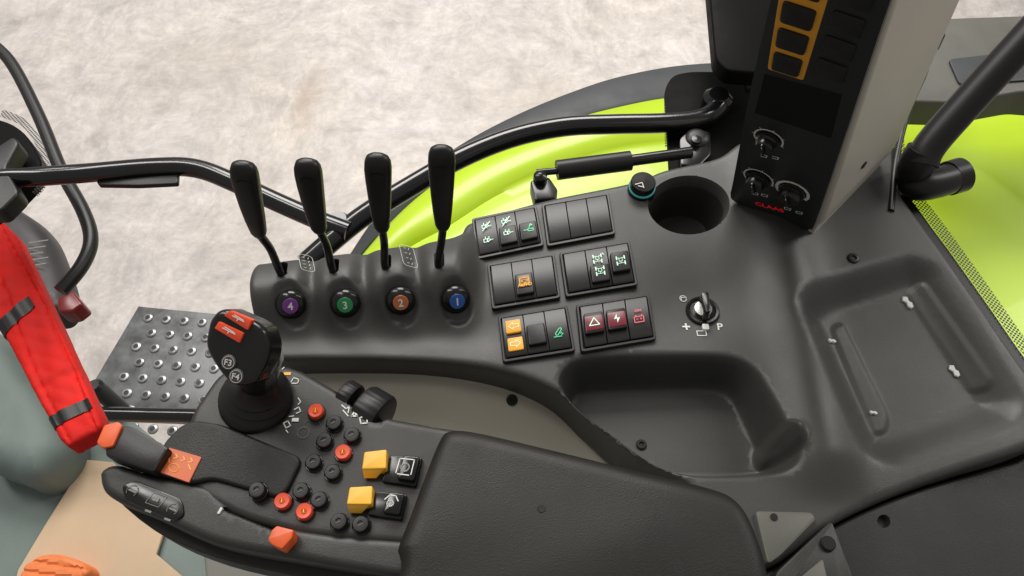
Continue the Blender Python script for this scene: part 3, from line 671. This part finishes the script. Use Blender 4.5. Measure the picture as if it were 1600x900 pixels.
Q2=qm(TP,[(1316,-40),(1380,-20),(1322,132),(1268,112)],.0024)
for k in range(4):
    y1=.96-k*.5; C=Q2.sub(-.85,.85,y1-.40,y1-.02)
    b=B(); b.box(C,-1,1,-1,1,.0015,.003,0,r=.3,bev=.001,seg=2); obj(b,'terminal_button',[M_sw],TRM)
for (u,v,R) in [(1203,213,21),(1187,275,21),(1240,295,25)]:
    m=fm(TP,u,v,-15,.0022); s=m.ex.length; b=B()
    if R==25:
        for a in range(-40,230,27): b.line(m,[(R*1.02*math.cos(math.radians(a)),R*1.02*math.sin(math.radians(a))),(R*1.03*math.cos(math.radians(a+20)),R*1.03*math.sin(math.radians(a+20)))],.0030,1,.0006)
    else:
        b.ring(m,0,0,R*1.1,.0016,1,.0006,a0=-30,a1=215)
        for a in range(-30,216,49):
            c,sn=math.cos(math.radians(a)),math.sin(math.radians(a)); b.line(m,[(R*1.2*c,R*1.2*sn),(R*1.3*c,R*1.3*sn)],.0007,1,.0006)
    b.lathe(m.o,m.n,[(R*.86*s,-.001),(R*.84*s,.004),(R*.70*s,.0055),(R*.68*s,.010),(R*.62*s,.0115),(.0001,.0115)],0,36)
    b.box(m,-R*.1,R*.1,-R*.62,R*.62,.0135,.006,0,r=1,bev=.0008)
    b.line(m,[(0,R*.25),(0,R*.5)],.0007,1,.0139)
    obj(b,'rotary_knob',[M_blk,M_scale],TRM)
b=B(); m=fm(TP,1204,320,-15,.0022); b.text(m,'CLAAS',13.5,0,0,0,.0006,sx=1.15); obj(b,'brand_lettering',[M_redtxt],TRM)
for (u,v) in [(1195,240),(1213,243),(1181,299),(1196,302),(1232,323),(1250,329)]:
    b=B(); k=fm(TP,u,v,-15,.0022); b.line(k,[(-5,-3),(4,-3),(6,3),(-4,3)],.0008,0,.0004,closed=(u%2==0)); obj(b,'dial_symbol',[M_scale],TRM)
sideP=P3(TP.pt(1287,340),TP.pt(1287,340)+D,TP.pt(1402,-10)); m=fm(sideP,1350,258,0); b=B(); b.lathe(m.o,m.n,[(.004,-.001),(.004,.0008),(.0001,.0009)],0,16); obj(b,'screw',[M_blks],TRM)
MON=thing('display_monitor',S(1160,80,.01),'black display seen from its edge behind the terminal','monitor')
b=B(); p=PZ(.03); b.slab([p.pt(u,v) for u,v in rpoly([(1104,-60),(1214,-60),(1204,108),(1192,114),(1136,110),(1118,92)],10)],.02,0,.003,3,n=(0,0,1)); obj(b,'housing',[M_glass],MON)
b=B(); b.tube([S(1165,60,.01),S(1180,140,-.02)],.012,0,14,0); obj(b,'mounting_arm',[M_blks],MON)
def rail(name,pts,r,label,cat,mats=M_tube,smooth=6):
    T=thing(name,pts[0],label,cat); b=B(); b.tube(pts,r,0,20,smooth); obj(b,'tube',[mats],T,ang=60); return T
R1=rail('grab_rail',[S(-40,281,.0),S(40,277,.0),S(140,270,-.01),S(250,261,-.012),S(310,264,-.014),S(370,287,-.016),S(440,319,-.02),S(500,345,-.022),S(545,362,-.025)],.0108,'black painted curved tube rail beside the control levers','rail')
b=B(); b.slab([S(u,v,-.014) for u,v in rpoly([(148,270),(278,262),(277,286),(215,289),(152,288)],4)],.006,0,.001,2,n=(0,0,1)); obj(b,'flat_bracket',[M_blks],R1)
R2=rail('window_frame_rail',[S(478,412,-.03),S(520,375,-.03),S(570,336,-.03),S(640,292,-.03),S(720,247,-.03),S(800,215,-.03),S(880,198,-.03),S(960,194,-.03),S(1040,192,-.03),S(1100,184,-.03),S(1128,158,-.03)],.0120,'long black glossy tube arching along the side window','rail')
b=B(); b.lathe(S(1120,158,-.03),(0,0,1),[(.018,-.01),(.018,.006),(.012,.012),(.0001,.012)],0,24); obj(b,'hinge_joint',[M_tube],R2)
b=B(); b.lathe(S(530,352,-.03),(0,0,1),[(.013,-.01),(.013,.008),(.010,.012),(.0001,.012)],0,24); obj(b,'hinge_joint',[M_tube],R2)
R3=rail('exterior_hand_rail',[S(-30,55,-.12),S(15,95,-.12),S(60,180,-.12),S(95,265,-.12),S(130,330,-.12),S(142,375,-.12),S(128,415,-.12),S(95,455,-.12)],.0085,'thin curved black handrail outside the cab','handrail',M_blks)
LPST=thing('cab_door_frame',S(0,280,-.06),'black cab door frame with bracket','door frame')
b=B(); b.slab([S(u,v,-.02) for u,v in crom([(-60,180),(0,186),(35,205),(58,240),(62,262),(30,300),(-10,330),(-60,340)],4)],.02,0,.004,3,n=(0,0,1)); obj(b,'frame_post',[M_glass],LPST)
b=B(); b.slab([S(u,v,.01) for u,v in rpoly([(-40,250),(20,212),(30,222),(8,262),(30,300),(0,330),(-40,330)],8)],.02,0,.004,3,n=(0,0,1)); obj(b,'bracket',[M_blks],LPST)
GS=thing('gas_strut',S(850,280,-.01),'black gas strut with ball joint behind the console','gas strut')
b=B(); b.tube([S(870,266,-.01),S(985,251,-.01)],.0112,0,24,0); obj(b,'cylinder',[M_blks],GS)
b=B(); b.tube([S(985,251,-.01),S(1080,238,-.01)],.0066,0,18,0); obj(b,'rod',[M_blk],GS)
b=B(); b.tube([S(838,270,-.01),S(870,267,-.01)],.004,0,14,0); b.lathe(S(844,280,-.01),(0,0,1),[(.004,-.03),(.006,-.006),(.008,0),(.0075,.006),(.004,.009),(.0001,.0095)],0,20)
b.slab([S(u,v,-.012) for u,v in rpoly([(828,282),(858,276),(872,296),(868,310),(836,312)],4)],.02,0,.002,2,n=(0,0,1)); obj(b,'ball_joint',[M_blk],GS)
b=B(); b.lathe(S(1088,220,-.035),(0,0,1),[(.014,-.005),(.014,.006),(.011,.009),(.007,.010),(.0001,.010)],0,28); b.lathe(S(1088,220,-.025),(0,0,1),[(.006,0),(.006,.003),(.0001,.004)],1,20); obj(b,'end_bolt',[M_blks,M_blk],GS)
RW=thing('side_window',S(1100,200,-.05),'side window edge with black printed border and seal','window')
b=B(); b.slab([S(u,v,-.045) for u,v in rpoly([(1038,140),(1050,118),(1075,112),(1190,112),(1200,290),(1060,292),(1046,270),(1042,200)],14)],.006,0,.001,2,n=(0,0,1)); obj(b,'hinge_plate',[M_glass],RW)
b=B(); b.slab([S(u,v,-.03) for u,v in rpoly([(1062,215),(1084,198),(1110,206),(1112,240),(1090,262),(1064,258)],6)],.012,0,.002,2,n=(0,0,1)); obj(b,'hinge_bracket',[M_blk],RW)
RG=thing('grab_bar',S(1470,270,0),'thick black grab bar tube with elbow end','grab bar')
b=B(); b.tube([S(1440,258,.03),S(1455,225,.045),S(1530,140,.09),S(1640,20,.15),S(1700,-50,.18)],.0165,0,24,5); obj(b,'tube',[M_blks],RG,ang=60)
b=B(); b.tube([S(1424,285,.0),S(1440,290,.006),S(1470,284,.004),S(1490,277,.0)],.0165,0,24,4); b.tube([S(1482,279,.0),S(1502,273,.0)],.019,0,24,0); b.tube([S(1502,273,.0),S(1504,272.5,.0)],.011,0,24,0); b.tube([S(1425,288,-.01),S(1430,262,.02),S(1445,235,.04)],.0180,0,24,4); obj(b,'elbow',[M_blks],RG)
b=B(); b.tube([S(1392,330,.0),S(1400,250,.0),S(1420,170,.01),S(1445,110,.03),S(1455,60,.05),S(1480,10,.07),S(1495,-40,.09)],[.0035,.0035,.004,.004,.004],0,12,5); b.lathe(S(1455,62,.045),(0.2,0.5,1),[(.012,-.008),(.012,.008),(.009,.012),(.0001,.012)],0,20)
b.lathe(S(1450,97,.03),(0.2,0.5,1),[(.004,-.004),(.0045,.004),(.0001,.004)],1,10)
obj(b,'electric_cable',[M_blks,M_chr],None,'black cable with round connector hanging beside the terminal','cable')
LBK=thing('rear_lamp_bracket',S(1550,90,-.25),'olive grey plastic bracket above the rear mudguard','bracket')
b=B(); b.slab([S(u,v,-.2) for u,v in rpoly([(1466,28),(1700,20),(1700,150),(1600,142),(1500,160),(1420,158)],12)],.05,0,.01,3,n=(0,0,1)); obj(b,'plate',[mat('olive_grey',(.10,.10,.085),.5,var=.1)],LBK)
b=B(); b.slab([S(u,v,-.196) for u,v in rpoly([(1482,92),(1600,78),(1700,90),(1700,118),(1500,132)],8)],.008,0,.002,2,n=(0,0,1)); obj(b,'recess_panel',[M_rub],LBK)
# =================== fender
FN=thing('rear_mudguard',S(1100,300,-.45),'lime green rear mudguard with black rubber edge','mudguard')
u_ =[(545,400),(590,335),(650,277),(720,226),(800,183),(880,149),(960,122),(1050,104),(1140,97),(1250,92),(1400,60),(1500,40),(1660,30)]
u_b=[(560,405),(612,345),(668,295),(738,248),(830,208),(900,184),(965,167),(1037,153),(1140,142),(1250,146),(1400,160),(1500,162),(1660,155)]
u_m=[(590,420),(640,378),(700,345),(770,300),(850,262),(930,235),(990,222),(1060,215),(1150,215),(1270,230),(1420,250),(1535,262),(1680,380)]
u_i=[(640,480),(680,460),(740,440),(800,410),(880,380),(950,360),(1010,350),(1080,350),(1170,360),(1290,420),(1430,520),(1540,640),(1720,800)]
def rows(rs,zs):
    return [[Vector(p) for p in crom([tuple(S(u,v,z_)) for u,v in r_],6,False)] for r_,z_ in zip(rs,zs)]
def sheet(b,G,mt):
    n=len(G[0]); V=[p for r_ in G for p in r_]; b.raw(V,[(i*n+j,i*n+j+1,(i+1)*n+j+1,(i+1)*n+j) for i in range(len(G)-1) for j in range(n-1)],mt)
G=rows([u_,u_b],[-.47,-.45]); b=B(); low=[p+Vector((0,.02,-.12)) for p in G[0]]; m1=[p+Vector((0,.004,-.015)) for p in G[0]]
inner=[a.lerp(c,.92)+Vector((0,0,.004)) for a,c in zip(G[0],G[1])]
sheet(b,[low,m1,G[0],inner,G[1],[p+Vector((0,0,-.02)) for p in G[1]]],0); obj(b,'rubber_edge',[M_rub],FN,ang=50)
G2=rows([u_b,u_m,u_i],[-.452,-.43,-.44]); b=B()
rr=[G2[0]]
for t in (.12,.3,.5,.7,.88): rr.append([a.lerp(c,t)+Vector((0,0,.016*math.sin(t*math.pi))) for a,c in zip(G2[0],G2[1])])
rr.append([p-Vector((0,0,.004)) for p in G2[1]])
for t in (.04,.2,.4,.7,1): rr.append([a.lerp(c,t)+Vector((0,0,.016*math.sin(t*math.pi)-.010)) for a,c in zip(G2[1],G2[2])])
sheet(b,rr,0); obj(b,'painted_panel',[M_green],FN,ang=50)
def fritmat():
    m=bpy.data.materials.new('frit_dots'); m.use_nodes=True; N=m.node_tree.nodes; L=m.node_tree.links; p=N['Principled BSDF']; p.inputs['Base Color'].default_value=(.01,.01,.01,1)
    g=N.new('ShaderNodeNewGeometry'); v=N.new('ShaderNodeTexVoronoi'); v.voronoi_dimensions='2D'; v.inputs['Randomness'].default_value=0; v.inputs['Scale'].default_value=340
    mp=N.new('ShaderNodeMapping'); mp.inputs['Rotation'].default_value=(0,0,.78); L.new(g.outputs['Position'],mp.inputs[0]); L.new(mp.outputs[0],v.inputs['Vector'])
    c=N.new('ShaderNodeMath'); c.operation='LESS_THAN'; c.inputs[1].default_value=.40; L.new(v.outputs['Distance'],c.inputs[0]); L.new(c.outputs[0],p.inputs['Alpha']); return m
M_frit=fritmat()
def strip(pts,w,z,par,lab):
    b=B(); V=[];n=len(pts)
    for i,(x,y) in enumerate(pts):
        a=pts[max(i-1,0)]; c=pts[min(i+1,n-1)]; d=Vector((c[0]-a[0],c[1]-a[1])).normalized(); q=(-d.y*w,d.x*w)
        V+= [S(x,y,z),S(x+q[0],y+q[1],z)]
    b.raw(V,[(2*i,2*i+1,2*i+3,2*i+2) for i in range(n-1)],0); obj(b,'dotted_border',[M_frit],par,label=lab)
strip(crom([(1160,114),(1075,112),(1048,124),(1038,152),(1039,230)],5,False),-11,-.046,RW,'black dotted border printed on window glass')
strip(crom([(1392,180),(1406,284),(1446,340),(1487,396),(1547,480),(1607,566),(1670,650)],5,False),-17,-.01,RW,'black dotted border printed on window glass')
strip(crom([(0,182),(35,198),(60,236),(66,275),(50,300)],5,False),-12,-.022,LPST,'black dotted border beside the door frame')
b=B(); b.slab([S(u,v,-.012) for u,v in crom([(1386,200),(1408,200),(1412,285),(1446,340),(1487,396),(1547,480),(1607,566),(1680,660),(1660,680),(1560,560),(1440,400)],4)],.006,0,.001,1,n=(0,0,1)); obj(b,'window_seal',[M_blks],RW)
# =================== left things
TK=thing('side_tank_cover',S(60,400,-.6),'dark grey rounded tank cover with red reflector','tank')
tk=crom(poly([(-20,300),(28,318),(66,350),(88,400),(100,440),(102,468),(85,488),(50,480),(0,430),(-30,380)],-.35),5)
TKS=Surf(tk,lambda P:np.full(len(P),-.35),er=.04); b=B(); TKS.build(.01,.012,b); obj(b,'cover',[mat('charcoal_cover',(.030,.028,.030),.5,var=.2)],TK,ang=80)
P0=PZ(-.348)
for k in range(5):
    b=B(); m=fm(P0,62,378+k*9,8); b.line(m,[(-16,0),(14-4*(k%3),0)],.0022,0,.002); obj(b,'printed_text_line',[M_dial],TK)
b=B(); b.slab([S(u,v,-.33) for u,v in rpoly([(88,466),(112,452),(130,474),(112,488),(90,488)],6)],.03,0,.006,3,n=(0,0,1)); obj(b,'red_reflector',[mat('dark_red_lens',(.16,.008,.012),.25)],TK)
# red bag
BG=thing('red_safety_bag',S(80,600,-.2),'bright red nylon bag held by two black straps','bag')
bgp=rpoly(poly([(-60,300),(0,342),(24,366),(62,446),(92,512),(122,578),(154,644),(160,668),(106,699),(90,684),(54,616),(24,560),(-6,500),(-80,380)],-.12),.003)
def bz(P):
    a=S(0,400,-.12); c=S(130,690,-.12); dx,dy=c.x-a.x,c.y-a.y; L=math.hypot(dx,dy)
    s=((P[:,0]-a.x)*dx+(P[:,1]-a.y)*dy)/L; t=((P[:,0]-a.x)*-dy+(P[:,1]-a.y)*dx)/L
    z=-.12+.0008*np.sin(s*75+t*45)+.0008*np.sin(t*230+s*35)+.0006*np.abs(np.sin(s*130-t*160))
    z-=.0030*np.exp(-((t-.016-.004*np.sin(s*12))/.0018)**2); z-=.0022*np.exp(-((t+.012-.003*np.sin(s*20+1))/.0015)**2)
    for sc in (.075,.205): z-=.0015*np.exp(-((s-sc)/.006)**2)
    return z
BS=Surf(bgp,bz,er=.006); b=B(); BS.build(.018,.0028,b); obj(b,'bag_body',[M_bag],BG,ang=60)
for q in [[(-8,506),(44,462),(56,480),(4,526)],[(72,652),(138,622),(146,638),(82,670)]]:
    b=B(); V=[];n=14
    for i in range(n+1):
        t=i/n
        for e in (0,1):
            u=(q[0][0]*(1-t)+q[1][0]*t) if e==0 else (q[3][0]*(1-t)+q[2][0]*t); v=(q[0][1]*(1-t)+q[1][1]*t) if e==0 else (q[3][1]*(1-t)+q[2][1]*t)
            p=PZ(-.12).pt(u,v); zz=max(BS.h(p.x,p.y),-.126)+.0015
            V.append(Vector((p.x,p.y,zz)))
    V2=[p-Vector((0,0,.015)) for p in (V[0],V[1])]+V+[p-Vector((0,0,.015)) for p in (V[-2],V[-1])]
    b.raw(V2,[(2*i,2*i+1,2*i+3,2*i+2) for i in range(n+2)],0); obj(b,'strap',[M_blks],BG,ang=80)
fl=crom(poly([(-300,500),(60,600),(150,606),(210,660),(420,780),(1000,820),(1300,900),(1300,1500),(-300,1500)],-.6),3)
b=B(); b.slab([Vector((x,y,-.6)) for x,y in fl],.05,0,.004,2,n=(0,0,1)); obj(b,'cab_floor',[M_teal],None,kind='structure')
b=B(); b.tube([S(110,646,-.5),S(330,650,-.5),S(420,655,-.5)],.012,0,16,0); obj(b,'black_sill_bar',[M_tube],None,'black round bar along the door sill','bar')
b=B(); b.lathe(S(148,604,-.5),(0,0,1),[(.014,-.1),(.014,.0),(.009,.006),(.0001,.006)],0,16); obj(b,'latch_pin',[M_blks],None,'black latch pin standing on the sill','pin')
CL=crom(poly([(-60,500),(0,520),(35,565),(75,620),(93,665),(90,700),(60,736),(30,744),(0,735),(-60,690)],-.5),5)
SC=Surf(CL,lambda P:np.full(len(P),-.5),er=.045); b=B(); SC.build(.07,.015,b); obj(b,'steering_column_cover',[M_teal],None,'teal grey rounded column cover on the cab floor','column',ang=80)
b=B(); b.slab([S(u,v,-.25) for u,v in rpoly([(316,852),(420,872),(700,905),(700,1000),(330,1000)],14)],.34,0,.006,3,n=(0,0,1)); obj(b,'seat_base_cover',[mat('seat_base_grey',(.19,.185,.165),.55,grain=.2,var=.06)],None,'light grey plastic seat base under the armrest','seat base')
b=B(); b.slab([S(u,v,-.588) for u,v in [(134,718),(176,722),(250,800),(258,822),(244,866),(290,905),(290,960),(10,960),(28,890),(70,820)]],.006,0,.001,1,n=(0,0,1)); obj(b,'cardboard_sheet',[M_card],None,'tan cardboard sheet lying on the cab floor','cardboard')
PD=thing('orange_pedal',S(80,885,-.58),'ribbed orange pedal pad above the cardboard','pedal')
op=crom(poly([(30,895),(50,872),(80,864),(120,874),(137,888),(128,905),(90,960),(20,960)],-.55),4)
b=B(); OS=Surf(op,lambda P:-.55-.003*(np.sin(P[:,1]*420+P[:,0]*60)>.4),er=.008); OS.build(.035,.004,b); obj(b,'pad',[mat('worn_orange',(.88,.24,.07),.55,var=.1,vs=30)],PD)
SP=thing('access_step',S(270,560,-.9),'perforated metal access step outside the door','step')
P0=PZ(-.85)
b=B(); b.slab([P0.pt(u,v) for u,v in [(216,478),(420,498),(430,660),(150,650),(140,606)]],.03,0,.003,2,n=(0,0,1)); tp=obj(b,'tread_plate',[M_stl],SP)
A0=P0.pt(222,488); l1=(P0.pt(345,498)-A0).normalized(); l2=(P0.pt(160,636)-A0).normalized()
b=B()
for i in range(9):
    for j in range(9):
        c=A0+l1*(.02+i*.042+(.021 if j%2 else 0))+l2*(.014+j*.037); c.z=-.85
        b.lathe(c,(0,0,1),[(.0115,0),(.0105,.003),(.0075,.0045)],1,12); b.lathe(c+Vector((0,0,.0047)),(0,0,1),[(.0058,0),(.0001,.0001)],0,10)
o=obj(b,'raised_perforations',[M_blks,mat('worn_bright_steel',(.32,.32,.32),.35,metal=.6,var=.4,vs=40)],SP); o['kind']='stuff'
b=B(); b.slab([P0.pt(u,v)-Vector((0,0,.03)) for u,v in [(300,520),(400,520),(400,600),(300,600)]],1.02,0,0,n=(0,0,1)); obj(b,'step_hanger',[M_blks],SP)
# =================== lights & world & camera
W=bpy.data.worlds.new("World"); bpy.context.scene.world=W; W.use_nodes=True; bg=W.node_tree.nodes['Background']; bg.inputs[0].default_value=(1,.97,.93,1); bg.inputs[1].default_value=.29
def area(name,loc,tgt,sx,sy,p,col=(1,.965,.92)):
    l=bpy.data.lights.new(name,'AREA'); l.shape='RECTANGLE'; l.size=sx; l.size_y=sy; l.energy=p; l.color=col
    o=bpy.data.objects.new(name,l); bpy.context.scene.collection.objects.link(o); o.location=loc
    o.rotation_euler=(Vector(tgt)-Vector(loc)).to_track_quat('-Z','Y').to_euler(); return o
area('hall_lamp',(-.3,4.4,3.4),(-.3,4.0,-1.9),3,3,345)
area('hall_lamp_left',(-1.6,1.6,2.6),(0,.4,0),.5,2.2,44)
area('added_fill_right',(2.6,1.6,2.0),(.3,.4,0),.6,2.2,36)  # added soft fill from the right, brightens the terminal's pale side
cam=bpy.data.cameras.new('camera'); cam.lens=26; cam.sensor_width=36; cam.clip_start=.02; cam.clip_end=200
co=bpy.data.objects.new('camera',cam); bpy.context.scene.collection.objects.link(co); co.location=CAM; co.rotation_euler=(math.radians(90-58),0,0)
bpy.context.scene.camera=co
sc=bpy.context.scene; sc.view_settings.view_transform='Standard'; sc.view_settings.look='None'; sc.view_settings.exposure=0
